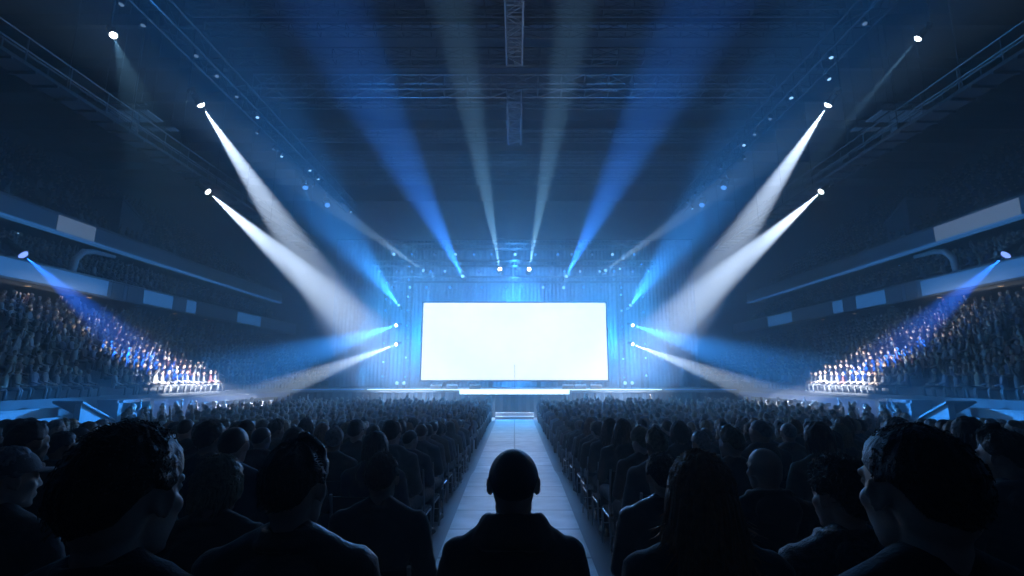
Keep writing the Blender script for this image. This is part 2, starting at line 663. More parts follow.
WHITE = (0.60, 0.75, 1.0)
BLUE = (0.015, 0.16, 1.0)
SKY = (0.03, 0.30, 1.0)
PALE = (0.26, 0.62, 1.0)
DEEP = (0.01, 0.07, 1.0)
for s in (-1, 1):
    fx = (lambda x: x) if s < 0 else mirror
    sd = XS[s]

    def L(px, py, tx, ty, ang, watts, col, lens, label, X=None, Y=None, TX=None, TY=None, TZ_=None, size=1.0, blend=0.35, name='moving_head_lamp', pole=None):
        p = at(fx(px), py, X=None if X is None else s * X, Y=Y)
        q = at(fx(tx), ty, X=None if TX is None else s * TX, Y=TY, Z=TZ_)
        if label:
            lamp(name, HEAD, p, q, lens, label, size)
            if pole is not None:
                top = p - (q - p).normalized() * .75 * size
                t = Vector(pole) if not isinstance(pole, (int, float)) else Vector((top.x, top.y, pole))
                m = MB().bar(top, t, .035, 8).box(t, (.18, .18, .10))
                tag(m.build('lamp_pole', M['dark_steel']), 'pole holding ' + label, 'pole')
        if watts:
            beam(p, q, ang, watts, col, blend, off=0.25 * size)
        return p, q

    L(199, 102, 398, 400, 14.5, 620000, WHITE, 'lens_white', f'brilliant white spotlight high on the {sd} truss throwing a wide beam', X=16, TY=31.8, pole=18.35, size=1.05, blend=.6)
    L(206, 190, 440, 396, 14.5, 620000, WHITE, 'lens_white', f'brilliant white spotlight below the {sd} truss, lower of two', X=19.1, TY=31.8, pole=(s * 19.45, at(206, 190, X=-19.1).y, 14.72), size=1.05, blend=.6)
    if s < 0:
        L(113, 34, 140, 110, 14, 2500, PALE, 'lens_white', f'white lamp near the top {sd} corner under the dark roof', X=16, TX=13, size=0.75, pole=18.35)
    else:
        L(109, 36, 205, 150, 6, 22000, PALE, 'lens_white', f'white lamp near the top {sd} corner with a faint thin beam', X=16, TX=13, size=0.75, pole=18.35)
    L(20, 252, 166, 377, 19, 150000, BLUE, 'lens_blue', f'blue spotlight on the {sd} middle balcony front', X=26.2, TX=19.5, pole=(s * 26.9, at(20, 252, X=-26.2).y, 8.8), size=1.3, blend=.7)
    L(305, 186, 330, 300, 14, 8000, SKY, 'lens_deep', f'small blue lamp on the {sd} truss, higher of two', X=16, TY=33, size=1.2, pole=18.35)
    L(327, 204, 350, 320, 14, 6000, SKY, 'lens_deep', f'small blue lamp on the {sd} truss, lower of two', X=16, TY=33, size=1.2, pole=18.35)
    # from the stage
    L(463, 277, 322, 0, 12.5, 175000, (0.025, 0.22, 1.0), 'lens_pale', f'lamp above the screen sending a broad blue beam up {sd}', Y=36.4, TY=17, size=0.7, blend=.8)
    L(500, 270, 452, 0, 6, 115000, PALE, 'lens_white', f'lamp above the screen sending a pale beam up, {sd} of centre', Y=36.2, TY=17, size=0.85, blend=.7)
    L(424, 271, 335, 208, 6, 75000, (0.42, 0.70, 1.0), 'lens_pale', f'lamp above the {sd} screen corner sending a thin grey beam outward', Y=36.4, TY=27, size=0.65, blend=.6)
    L(399, 306, 300, 175, 22, 115000, SKY, 'lens_pale', f'lamp beside the {sd} screen edge with a cyan beam rising outward', Y=36.4, TY=25, size=0.6, blend=.8)
    L(397, 325, 245, 374, 16, 165000, SKY, 'lens_white', f'upper of two low lamps {sd} of the screen beaming over the crowd', Y=36.4, TY=26, size=0.65, blend=.8)
    L(397, 344, 265, 394, 8, 190000, WHITE, 'lens_white', f'lower of two low lamps {sd} of the screen beaming over the crowd', Y=36.4, TY=26, size=0.65, blend=.6)

# added unseen blue area lights brightening the stage haze, audience and roof
def batten(name, loc, aim, lx, ly, watts, col, vertical=False, spread=70):  # added area light; no batten body is built
    l = bpy.data.lights.new(name, 'AREA')
    l.shape = 'RECTANGLE'
    l.size, l.size_y = lx, ly
    l.spread = math.radians(spread)
    l.energy = watts
    l.color = col
    o = bpy.data.objects.new(name, l)
    COL.objects.link(o)
    o.location = loc
    z = -Vector(aim).normalized()
    x = Vector((0, 0, 1)) if vertical else Vector((1, 0, 0))
    x = (x - z * x.dot(z)).normalized()
    o.rotation_euler = Matrix((x, z.cross(x), z)).transposed().to_euler()
    o['kind'] = 'helper'


batten('added_stage_wash', (0, 36.2, STAGE_TRUSSES[2][0] - .5), (0, -.45, -1), 19, .25, 4300, (0.03, 0.36, 0.95), spread=72)  # added blue glow over the stage, no fixture there
batten('added_audience_fill', (0, 36.0, STAGE_TRUSSES[1][0] - .9), (0, -1, -.5), 19, .25, 720, (0.10, 0.38, 1.0), spread=75)  # added rim light on the audience, no lamp behind it
batten('added_roof_fill', (0, 36.5, STAGE_TRUSSES[0][0] + .5), (0, -.8, 1), 19, .25, 130, (0.03, 0.25, 0.9), spread=70)  # added fill to make the roof trusses show
for s in (-1, 1):
    batten('added_side_wash', (s * 11.4, 36.8, 6.5), (-s * .8, -.4, 0), 9, .25, 1700, (0.03, 0.36, 0.95), True, 75)  # added inward glow beside the screen, no fixture
    batten('added_side_wash', (s * 11.6, 36.8, 6.5), (s * .9, -.3, 0), 9, .25, 200, (0.02, 0.30, 1.0), True, 90)  # added weaker glow turned outward
    batten('added_deck_wash', (s * 11, 37.6, SZ + .25), (0, -.25, 1), 6, .25, 700, (0.02, 0.30, 1.0), spread=70)  # added uplight in front of the drape, unseen
    # made-up glowing bar, added to brighten the first rows of the side stand
    cb = empty('added_crowd_bar', (s * 15.5, 0, 0), 0, f'added low glowing bar brightening the front rows of the {XS[s]} stand', 'added light')
    bevel(MB().box((0, 29.3, 1.16), (.14, 8.2, .16)).build('added_bar_body', M['black'], cb), .02)
    MB().box((s * .075, 29.3, 1.16), (.012, 8.0, .10)).build('added_glow_strip', M['lens_white'], cb)
    for k in range(5):
        y = 25.4 + 1.95 * k
        MB().bar((0, y, 0.02), (0, y, 1.08), .025, 8).box((0, y, .015), (.4, .3, .03)).build('stand_leg', M['black'], cb)
    batten('added_stand_wash', (s * 15.6, 29.3, 1.16), (s, 0, .36), .12, 5.2, 620, (.90, .95, 1.0), True, 28)  # area light of the added bar
# added blue area lights hidden behind the screen to brighten the drape
for x, z, rx, sx in ((0, SCZ + SH / 2 + 0.3, 0, 13), (0, SCZ - SH / 2 - 0.1, PI, 13)):
    pass
for sx in (-1, 1):
    l = bpy.data.lights.new('added_drape_fill', 'AREA')
    l.shape = 'RECTANGLE'
    l.size, l.size_y = 0.3, 6
    l.energy = 750
    l.color = (0.03, 0.36, 1.0)
    o = bpy.data.objects.new('added_drape_fill', l)
    COL.objects.link(o)
    o.location = (sx * (SW / 2 - 0.1), YP + 0.5, SCZ)
    o.rotation_euler = Vector((sx * 0.7, 1, 0)).to_track_quat('-Z', 'Z').to_euler()
    o['kind'] = 'helper'
for e in (-1, 1):  # same added drape light along the screen's top and bottom
    l = bpy.data.lights.new('added_drape_fill', 'AREA')
    l.shape = 'RECTANGLE'
    l.size, l.size_y = 14, 0.3
    l.energy = 2300
    l.color = (0.04, 0.34, 1.0)
    o = bpy.data.objects.new('added_drape_fill', l)
    COL.objects.link(o)
    o.location = (0, YP + 0.5, SCZ + e * (SH / 2 - 0.1))
    o.rotation_euler = Vector((0, 1, e * 0.8)).to_track_quat('-Z', 'X').to_euler()
    o.rotation_euler.rotate_axis('Z', PI / 2) if False else None
    o['kind'] = 'helper'

# small lamps along the stage trusses and towers
for k, (z, yy, half) in enumerate(STAGE_TRUSSES):
    n = (13, 17, 14)[k]
    for i in range(n):
        x = -half + 0.5 + (2 * half - 1.0) * (i + R.uniform(-.22, .22)) / (n - 1)
        x = max(-half + .3, min(half - .3, x))
        p = (x, yy - 0.05, z - 0.62)
        lamp('par_lamp', PAR, p, (x * 1.3 + R.uniform(-3, 3), 12, 2 + R.uniform(-1, 6)), R.choice(['lens_pale', 'lens_cyan', 'lens_cyan', 'lens_dim']),
             f'small lamp, {nth(i + 1)} from the left under the {["top", "middle", "bottom"][k]} truss above the screen', R.uniform(0.8, 1.15),
             f'lamps under the {["top", "middle", "bottom"][k]} stage truss')
for k, x in enumerate(TOWERS):
    nm = ["outermost left", "inner left", "inner right", "outermost right"][k]
    for i in range(8):
        z = 2.6 + i * 1.15 + R.uniform(-.2, .2)
        lamp('par_lamp', PAR, (x, 36.55, z), (x * 0.9, 15, 3), R.choice(['lens_pale', 'lens_cyan', 'lens_dim', 'lens_cyan']),
             f'small lamp, {nth(i + 1)} from the bottom on the {nm} stage tower', 0.75, f'lamps on the {nm} stage tower')
for s in (-1, 1):
    for i in range(17):
        y = 14.5 + i * 1.9 + R.uniform(-.5, .5)
        e = R.choice((-.5, .5))
        lamp('par_lamp', PAR, (s * 16 + e, y, TZ - 0.86), (s * 16 + e * 8 + R.uniform(-3, 3), y - R.uniform(1, 6), 3), R.choice(['lens_dim', 'lens_dim', 'lens_pale']),
             f'small lamp, {nth(i + 1)} from the near end of the {XS[s]} lighting truss', 1.0, f'lamps on the {XS[s]} lighting truss')
    for i, px in enumerate((397, 404)):
        p = at(px if s < 0 else mirror(px), 383, Y=34.2)
        lamp('par_lamp', PAR, p, (p.x * .7, 10, 2.5), 'lens_pale',
             f'{["outer", "inner"][i]} of two footlights on the {XS[s]} stage deck', 1.1, f'footlights on the {XS[s]} stage deck')
        tag(MB().bar((p.x, p.y + .12, SZ + .02), (p.x, p.y + .12, p.z + .02), 0.02, 6).box((p.x, p.y + .12, SZ + .012), (.3, .3, .024)).build('lamp_stand', M['black']),
            f'short stand under the {["outer", "inner"][i]} footlight on the {XS[s]} stage deck', 'stand', f'stands of the {XS[s]} footlights')

# things on the stage
mc = empty('microphone_stand', (0, 32.9, SZ), 0, 'thin black microphone stand at the stage centre', 'microphone stand')
MB().lathe([(0.16, 0.0), (0.16, 0.02), (0.03, 0.05), (0.02, 0.06)], 16).build('base', M['black'], mc)
MB().bar((0, 0, 0.05), (0, 0, 1.42), 0.016, 8).build('pole', M['black'], mc)
m = MB().tube([(0, 0, 1.40), (0, -0.01, 1.46), (0, 0.06, 1.52)], [0.016, 0.02, 0.022], 8)
m.lathe([(0.02, 0), (0.036, 0.02), (0.036, 0.05), (0.01, 0.075)], 10, Matrix.Rotation(-PI / 3, 3, 'X'), (0, 0.05, 1.51))
m.build('microphone', M['black'], mc)
WEDGE = [(-0.32, 0), (0.32, 0), (0.32, 0.16), (0.10, 0.38), (-0.22, 0.38), (-0.32, 0.2)]
for i, px in enumerate((436, 452, 475, 568, 580, 596)):
    p = at(px, 390, Y=33.45)
    wd = empty('stage_monitor', (p.x, 33.45, SZ), 0, f'low black floor speaker on the stage edge, {nth(i + 1)} from the left', 'speaker', 'floor speakers on the stage edge')
    bevel(MB().prism([(a, b) for a, b in [(-0.2, 0), (0.26, 0), (0.26, 0.14), (0.02, 0.30), (-0.2, 0.24)]], -0.36, 0.36, axis='X').build('cabinet', M['black'], wd), 0.01)
    m = MB()
    m.add([(-.33, .255, .16), (.33, .255, .16), (.33, .03, .305), (-.33, .03, .305)], [(0, 1, 2, 3)])
    m.add([(-.33, .265, .155), (.33, .265, .155), (.33, .04, .31), (-.33, .04, .31)], [(0, 3, 2, 1)])
    m.build('grille', M['dark_steel'], wd)

# ------------------------------------------------------------------ grandstands
Y0, Y1 = -7.5, 61.5
CROWD_SPOTS = []         # (x, y, z, heading, scale)
for s in (-1, 1):
    sd = XS[s]
    fx = (lambda x: x) if s < 0 else mirror

    def yat(px, py, X):
        return at(fx(px), py, X=s * X).y

    def slab(x0, x1, y0, y1, z0, z1):
        return MB().box((s * (x0 + x1) / 2, (y0 + y1) / 2, (z0 + z1) / 2), (abs(x1 - x0), y1 - y0, z1 - z0))

    # lower stand
    lo = empty('lower_stand', (0, 0, 0), 0, f'lower stand of stepped seating along the {sd} side of the floor', 'grandstand')
    prof = [(s * 28.3, 0), (s * 18.25, 0), (s * 18.25, 1.25)]
    for k in range(12):
        x, z = 18.4 + k * 0.825, 1.25 + (k + 1) * 0.4
        prof += [(s * x, z - 0.4), (s * x, z)]
        CROWD_SPOTS.append(('row', s, x + 0.58, z - 0.1, 12.5, 58))
    prof += [(s * 28.3, 6.05)]
    MB().prism(prof, Y0, Y1).build('terrace', M['concrete'], lo)
    slab(18.02, 18.24, 24.6, 60, 0, 1.32).build('barrier', M['blue_panel'], lo)
    slab(18.02, 18.24, 24.6, 60, 1.32, 1.40).build('barrier_cap', M['grey_panel'], lo)
    slab(18.02, 18.24, Y0, 16.6, 0, 1.32).build('barrier', M['blue_panel'], lo)
    slab(28.1, 28.4, Y0, Y1, 5.8, 6.75).build('rear_parapet', M['blue_panel'], lo)
    # front steps, ramp cheek and tunnel mouth
    for k in range(4):
        bevel(slab(16.4 + .42 * k, 18.0, 16.8, 19.9, 0 if k == 0 else .33 * k, .33 * (k + 1)).build('step', M['grey_panel'], lo), 0.015)
        slab(16.36 + .42 * k, 16.46 + .42 * k, 16.75, 19.95, .33 * (k + 1) - .05, .33 * (k + 1) + .015).build('step_edge', M['white_panel'], lo)
    m = MB()
    pr = [(20.0, 0), (22.3, 0), (22.3, 0.35), (20.0, 1.5)]
    m.prism(pr, s * 16.9, s * 17.15, axis='X')
    m.prism([(19.95, 1.5), (22.35, .35), (22.35, .43), (19.95, 1.58)], s * 16.8, s * 18.0, axis='X')
    m.build('ramp_cheek', M['white_panel'], lo)
    m = slab(17.3, 18.2, 22.4, 22.65, 0, 1.5)
    m.box((s * 17.75, 24.45, .75), (.9, .25, 1.5))
    m.box((s * 17.75, 23.42, 1.44), (.9, 2.2, .14))
    m.build('tunnel_frame', M['dark_steel'], lo)
    # concourse columns
    for k in range(9):
        y = 10 + 5.6 * k
        slab(28.9, 29.4, y, y + .5, 6.05, 7.7).build('column', M['grey_panel'], lo)
    slab(28.3, 45.9, Y0, Y1, 5.7, 6.05).build('concourse_floor', M['concrete'], lo)
    slab(33.0, 33.3, Y0, Y1, 6.06, 7.68).build('concourse_wall', M['concrete'], lo)

    # balcony
    ba = empty('balcony', (0, 0, 0), 0, f'middle balcony with a blue-lit front along the {sd} side', 'balcony')
    slab(27.05, 45.9, Y0, Y1, 7.7, 8.3).build('balcony_slab', M['concrete'], ba)
    prof = [(s * 45.9, 8.31), (s * 27.2, 8.31)]
    for k in range(5):
        x, z = 27.5 + k * 0.85, 8.31 + (k + 1) * 0.45
        prof += [(s * x, z - 0.45 if k else 8.31), (s * x, z)]
        CROWD_SPOTS.append(('row', s, x + 0.58, z - 0.1, 17, 58))
    prof += [(s * 45.9, 10.56)]
    MB().prism(prof, Y0, Y1).build('terrace', M['concrete'], ba)
    cuts = [(None, 'blue_glow'), (105, 'dim_glow'), (109, 'grey_panel'), (121, 'dim_glow'), (125, 'grey_panel'), (142, 'blue_glow'), (172, 'dim_glow'),
            (186, 'blue_glow'), (196, 'dim_glow'), (238, 'blue_glow'), (262, 'dim_glow')]
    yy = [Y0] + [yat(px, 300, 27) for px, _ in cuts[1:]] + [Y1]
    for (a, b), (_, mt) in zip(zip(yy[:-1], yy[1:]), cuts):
        slab(26.9, 27.04, a + .02, b - .02, 7.75, 8.75).build('fascia_band', M[mt], ba)  # fascia segments, most with emission for their tone
    slab(26.85, 27.3, Y0, Y1, 8.76, 8.86).build('front_cap', M['grey_panel'], ba)
    slab(26.85, 27.3, Y0, Y1, 7.62, 7.74).build('front_sill', M['dark_steel'], ba)
    slab(31.9, 32.1, Y0, Y1, 10.57, 11.6).build('rear_wall', M['concrete'], ba)
    ya = yat(77, 262, 27.2)
    yb = yat(118, 252, 27.2)
    m = MB().tube([(s * 27.4, ya, 8.9), (s * 27.4, ya + .1, 9.8), (s * 27.4, ya + .6, 10.35), (s * 27.4, ya + 1.4, 10.55), (s * 27.4, yb, 10.6)], [.2, .2, .2, .16, .12], 8)
    m.build('portal_rail', M['pale_panel'], ba, smooth=True)

    # upper tier
    up = empty('upper_tier', (0, 0, 0), 0, f'steep dark upper tier of seating on the {sd} side', 'grandstand')
    slab(29.05, 45.9, Y0, Y1, 11.55, 12.2).build('tier_slab', M['concrete'], up)
    prof = [(s * 45.9, 12.21), (s * 29.4, 12.21)]
    for k in range(14):
        x, z = 29.9 + k * 0.85, 12.21 + (k + 1) * 0.62
        prof += [(s * x, z - 0.62), (s * x, z)]
        CROWD_SPOTS.append(('row', s, x + 0.58, z - 0.1, 19, 58))
    prof += [(s * 45.9, 20.9)]
    MB().prism(prof, Y0, Y1).build('terrace', M['concrete'], up)
    if s < 0:
        cuts = [(None, 'dim_glow'), (54, 'pale_glow'), (94, 'dim_glow')]
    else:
        cuts = [(None, 'dim_glow'), (2, 'pale_glow'), (93, 'dim_glow')]
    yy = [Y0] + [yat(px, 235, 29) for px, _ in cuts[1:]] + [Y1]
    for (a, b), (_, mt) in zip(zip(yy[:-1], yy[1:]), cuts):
        slab(28.9, 29.04, a + .02, b - .02, 11.65, 12.65).build('fascia_band', M[mt], up)  # segments of the upper fascia, toned by emission
    slab(28.85, 29.4, Y0, Y1, 12.66, 12.78).build('front_cap', M['grey_panel'], up)
    slab(28.85, 29.4, Y0, Y1, 11.5, 11.63).build('front_sill', M['blue_glow'], up)
    y = yat(122, 235, 31)
    vb = MB()
    vb.prism([(y - .9, 13.2), (y + 1.5, 13.2), (y + 1.5, 15.0), (y - .9, 16.2)], s * 30.6, s * 30.8, axis='X')
    vb.prism([(y - .9, 13.2), (y - .7, 13.2), (y - .7, 16.1), (y - .9, 16.2)], s * 30.8, s * 33.0, axis='X')
    vb.prism([(y - 1.0, 16.2), (y + 1.6, 14.95), (y + 1.6, 15.1), (y - 1.0, 16.35)], s * 30.5, s * 33.0, axis='X')
    vb.build('stair_housing', M['grey_panel'], up)
    # concourse lamps
    for i in range(7):
        y = 24 + i * 4.2
        lp = empty('concourse_lamp', (s * 27.9, y, 7.7), 0, f'warm ceiling lamp, {nth(i + 1)} from the near end under the {sd} balcony', 'lamp', f'lamps under the {sd} balcony')
        MB().lathe([(0.16, 0), (0.17, -0.05), (0.15, -0.08)], 14).build('lamp_housing', M['dark_steel'], lp)
        MB().lathe([(0.14, -0.081), (0.02, -0.10)], 14).build('lens', M['lens_warm' if i % 3 else 'lens_dim'], lp)
    for i in range(6):
        y = 26 + i * 4.6
        lp = empty('balcony_lamp', (s * 31.4, y, 11.55), 0, f'small ceiling lamp, {nth(i + 1)} from the near end above the {sd} balcony', 'lamp', f'lamps above the {sd} balcony')
        MB().lathe([(0.14, 0), (0.15, -0.05), (0.13, -0.08)], 14).build('lamp_housing', M['dark_steel'], lp)
        MB().lathe([(0.12, -0.081), (0.02, -0.10)], 14).build('lens', M['lens_pale'], lp)

# ------------------------------------------------------------------ people
DG = None


def ell(mb, c, r, rot=None, n=12):
    vs, fs = [], []
    m = Matrix.Rotation(0, 3, 'X') if rot is None else rot
    L = n // 2 + 1
    for i in range(1, L):
        t = PI * i / L
        for k in range(n):
            a = 2 * PI * k / n
            vs.append(m @ Vector((r[0] * math.sin(t) * math.cos(a), r[1] * math.sin(t) * math.sin(a), r[2] * math.cos(t))) + Vector(c))
    for i in range(L - 2):
        for k in range(n):
            a, b = i * n + k, i * n + (k + 1) % n
            fs.append((a, a + n, b + n, b))
    t, b = len(vs), len(vs) + 1
    vs += [m @ Vector((0, 0, r[2])) + Vector(c), m @ Vector((0, 0, -r[2])) + Vector(c)]
    for k in range(n):
        fs.append((t, k, (k + 1) % n))
        q = (L - 2) * n
        fs.append((b, q + (k + 1) % n, q + k))
    mb.add(vs, fs)


def cap(mb, p, r1, q, r2, n=12):
    """tapered capsule"""
    p, q = Vector(p), Vector(q)
    d = (q - p)
    L = d.length
    d = d / L if L > 1e-6 else Vector((0, 0, 1))
    pts, rs = [], []
    for a in (-80, -50, -20):
        pts.append(p + d * (r1 * math.sin(math.radians(a))))
        rs.append(r1 * math.cos(math.radians(a)))
    for a in (20, 50, 80):
        pts.append(q + d * (r2 * math.sin(math.radians(a))))
        rs.append(r2 * math.cos(math.radians(a)))
    u = d.orthogonal().normalized()
    w_ = d.cross(u)
    vs = [c + (u * math.cos(2 * PI * k / n) + w_ * math.sin(2 * PI * k / n)) * r for c, r in zip(pts, rs) for k in range(n)]
    fs = []
    for i in range(5):
        for k in range(n):
            a, b = i * n + k, i * n + (k + 1) % n
            fs.append((a, b, b + n, a + n))
    fs += [tuple(range(n))[::-1], tuple(range(5 * n, 6 * n))]
    mb.add(vs, fs)


def fuse(mb, name, mats, voxel, smooth=3, wrinkle=None):
    """joins overlapping closed pieces into one continuous surface"""
    me = mb.mesh(name + '_raw', mats)
    o = bpy.data.objects.new(name + '_raw', me)
    COL.objects.link(o)
    r = o.modifiers.new('r', 'REMESH')
    r.mode = 'VOXEL'
    r.voxel_size = voxel
    sm = o.modifiers.new('s', 'SMOOTH')
    sm.factor = 0.5
    sm.iterations = smooth
    dg = bpy.context.evaluated_depsgraph_get()
    out = bpy.data.meshes.new_from_object(o.evaluated_get(dg))
    bpy.data.objects.remove(o)
    bpy.data.meshes.remove(me)
    out.name = name
    if wrinkle:
        amp, sc_, off = wrinkle
        n = len(out.vertices)
        co = np.empty(n * 3, np.float32)
        no = np.empty(n * 3, np.float32)
        out.vertices.foreach_get('co', co)
        out.vertices.foreach_get('normal', no)
        co = co.reshape(-1, 3)
        no = no.reshape(-1, 3)
        dsp = np.empty(n, np.float32)
        for i in range(n):
            p = co[i]
            v = Vector((p[0] * sc_ + off, p[1] * sc_, p[2] * sc_ * 1.5))
            dsp[i] = (1 - abs(noise.noise(v)) * 2.2) * 0.6 + noise.noise(v * 2.7) * 0.4
        co += no * (dsp * amp)[:, None]
        out.vertices.foreach_set('co', co.ravel())
    out.materials.clear()
    out.materials.append(mats)
    out.polygons.foreach_set('use_smooth', [True] * len(out.polygons))
    out.update()
    return out


HEAD_C = Vector((0, -0.01, 1.205))


def head_matrix(yaw, pitch=0.0, roll=0.0):
    piv = Vector((0, -0.03, 1.10))
    return Matrix.Translation(piv) @ Matrix.Rotation(yaw, 4, 'Z') @ Matrix.Rotation(pitch, 4, 'X') @ Matrix.Rotation(roll, 4, 'Y') @ Matrix.Translation(HEAD_C - piv)


class Sub(MB):
    """pieces placed through a matrix"""

    def __init__(self, host, mat):
        super().__init__()
        self.host, self.mat = host, mat

    def add(self, vs, fs):
        self.host.add([self.mat @ Vector(v) for v in vs], fs)
        return self


def head_pieces(mb, hm, wide=1.0):
    h = Sub(mb, hm)
    W = wide
    ell(h, (0, -.018, .032), (.077 * W, .098, .086), n=24)
    ell(h, (0, -.045, -.005), (.068 * W, .066, .075), n=16)
    ell(h, (0, .030, -.030), (.061 * W, .064, .082), n=20)
    ell(h, (0, .036, -.072), (.049 * W, .049, .042), n=16)
    ell(h, (0, .074, -.100), (.024, .018, .018))
    cap(h, (0, .086, .016), .009, (0, .108, -.028), .013)
    for e in (-1, 1):
        ell(h, (e * .013, .097, -.034), (.010, .011, .008))
        cap(h, (e * .012, .084, .030), .011, (e * .046, .068, .028), .010)
        ell(h, (e * .042, .056, -.020), (.022, .020, .022))
        ell(h, (e * .030, .080, .009), (.013, .010, .009))
        ell(h, (e * .050 * W, .018, -.066), (.012, .03, .03))
        # ear: flat shell with a raised rim and a lobe
        rot = Matrix.Rotation(e * -0.42, 3, 'Z')
        ell(h, (e * .076 * W, -.010, .002), (.007, .015, .025), rot)
        pts = []
        for a in range(-70, 231, 50):
            t = math.radians(a)
            pts.append(Vector((e * (.079 * W + .004), -.013, .004)) + rot @ Vector((0, .016 * -math.cos(t) * 1.0, .027 * math.sin(t))))
        for a, b in zip(pts[:-1], pts[1:]):
            cap(h, a, .0055, b, .0055, 6)
        ell(h, (e * .078 * W, -.003, -.024), (.006, .008, .008))
    cap(h, (-.020, .091, -.060), .007, (.020, .091, -.060), .007, 8)
    cap(h, (-.016, .089, -.071), .008, (.016, .089, -.071), .008, 8)


def arm_path(sd, pose):
    sh = Vector((sd * .192, -.04, .985))
    if pose == 'lap':
        return sh, Vector((sd * .240, .03, .72)), Vector((sd * .125, .255, .625)), Vector((sd * -.25, 1, -.12))
    if pose == 'clasp':
        return sh, Vector((sd * .235, .05, .73)), Vector((sd * .070, .24, .66)), Vector((sd * -.75, .65, 0))
    # 'raised': one arm lifted holding up a hand
    if sd > 0:
        return sh, Vector((.28, .16, 1.12)), Vector((.22, .20, 1.38)), Vector((0, .15, 1))
    return sh, Vector((sd * .240, .03, .72)), Vector((sd * .125, .255, .625)), Vector((sd * -.25, 1, -.12))


def hand_pieces(mb, wr, d, sd):
    d = d.normalized()
    up = Vector((0, 0, 1)) if abs(d.z) < .8 else Vector((0, -1, 0))
    side = d.cross(up).normalized() * sd          # towards the little finger on either hand
    up = side.cross(d).normalized() * sd
    rot = Matrix((side, d, up)).transposed()
    ell(mb, wr + d * .045, (.038, .050, .015), rot)
    for i, (a, L) in enumerate(((-.030, .062), (-.010, .072), (.010, .068), (.029, .052))):
        k = wr + d * .085 + side * a
        fan = side * (a * .35)
        m1 = k + d * (L * .55) + fan + up * -.006
        m2 = m1 + d * (L * .40) + fan * .5 + up * -.018
        cap(mb, k, .0085, m1, .0078, 8)
        cap(mb, m1, .0078, m2, .0068, 8)
    t0 = wr + d * .025 - side * .030
    t1 = t0 + d * .032 - side * .022 - up * .006
    t2 = t1 + d * .028 - side * .006 - up * .008
    cap(mb, t0, .012, t1, .010, 8)
    cap(mb, t1, .010, t2, .008, 8)


def limb_pieces(mb, pose, g=0.0, legs=True, arms=True, torso=True, hands=True, build=1.0):
    B = build
    if torso:
        ell(mb, (0, -.005, .535), (.165 * B + g, .125 + g, .11 + g), n=20)
        ell(mb, (0, -.025, .70), (.148 * B + g, .108 * B + g, .17 + g), n=20)
        ell(mb, (0, -.040, .90), (.168 * B + g, .116 * B + g, .165 + g), n=20)
        cap(mb, (-.150 * B, -.042, .985), .060 + g, (.150 * B, -.042, .985), .060 + g)
        for e in (-1, 1):
            cap(mb, (e * .035, -.045, 1.075), .046 + g * .6, (e * .150 * B, -.045, 1.005), .050 + g)
    if arms:
        for e in (-1, 1):
            a, b, c, d = arm_path(e, pose)
            a = Vector((a.x * (1 + (B - 1) * .8), a.y, a.z))
            cap(mb, a, .053 * B ** .5 + g, b, .042 + g)
            cap(mb, b, .042 + g, c, .029 + g * .9)
            if hands:
                hand_pieces(mb, c, d, e)
    if legs:
        for e in (-1, 1):
            cap(mb, (e * .090, .01, .525), .086 + g, (e * .130, .43, .505), .058 + g)
            cap(mb, (e * .130, .43, .500), .055 + g, (e * .130, .44, .34), .052 + g)
            cap(mb, (e * .130, .435, .36), .054 + g, (e * .130, .43, .10), .036 + g)
            if not g:
                cap(mb, (e * .130, .42, .045), .035, (e * .150, .56, .030), .026)


def body_mesh(yaw=0.0, pitch=0.0, pose='lap', voxel=.011, wide=1.0, build=1.0):
    mb = MB()
    hm = head_matrix(yaw, pitch)
    cap(mb, hm @ Vector((0, -.032, -.050)), .053, (0, -.045, 1.04), .060, 16)
    head_pieces(mb, hm, wide)
    limb_pieces(mb, pose, 0.0, build=build)
    return fuse(mb, 'body', M['skin'], voxel, 6 if voxel < .009 else 2), hm


def top_mesh(pose='lap', collar='crew', voxel=.012, build=1.0, mat='cloth', seed=0.0, wr=.006, long=0.0):
    mb = MB()
    limb_pieces(mb, pose, .022, legs=False, hands=False, build=build)
    # hem
    ell(mb, (0, 0, .52), (.195 * build, .155, .09), n=20)
    base = Vector((0, -.043, 1.075))
    ring = []
    for k in range(14):
        a = 2 * PI * k / 14
        ring.append((math.cos(a), math.sin(a)))

    def loop(rx, ry, z, r, tilt=0.0, skip=None):
        pts = [base + Vector((rx * c, ry * s_, z - tilt * s_)) for c, s_ in ring]
        for i in range(14):
            if skip and ring[i][1] > skip:
                continue
            cap(mb, pts[i], r, pts[(i + 1) % 14], r, 8)

    if collar == 'crew':
        loop(.072, .070, -.005, .014, .012)
    elif collar == 'shirt':
        for z, r in ((0, .014), (.016, .011), (.030, .008)):
            loop(.073, .070, z, r, .012, .85)
        loop(.086, .080, -.004, .013, .012, .85)
    elif collar == 'stand':
        for z, w_, r in ((-.03, .122, .024), (-.005, .112, .020), (.02, .100, .016), (.04, .090, .012)):
            loop(w_, w_ * .86, z, r, .02, .9)
    elif collar == 'hood':
        for z, w_, r in ((-.01, .090, .024), (.02, .098, .022)):
            loop(w_, w_ * .9, z, r, .02, .9)
        ell(mb, (0, -.135, 1.03), (.115, .055, .085), n=16)
        ell(mb, (0, -.150, .97), (.075, .045, .085), n=16)
    return fuse(mb, 'jacket', M[mat], voxel, 2, (wr, 9.0, seed))


def trousers_mesh(voxel=.014, mat='denim'):
    mb = MB()
    limb_pieces(mb, 'lap', .014, torso=False, arms=False, hands=False)
    ell(mb, (0, 0, .535), (.180, .140, .115), n=20)
    return fuse(mb, 'trousers', M[mat], voxel, 2, (.005, 9.0, 3.0))


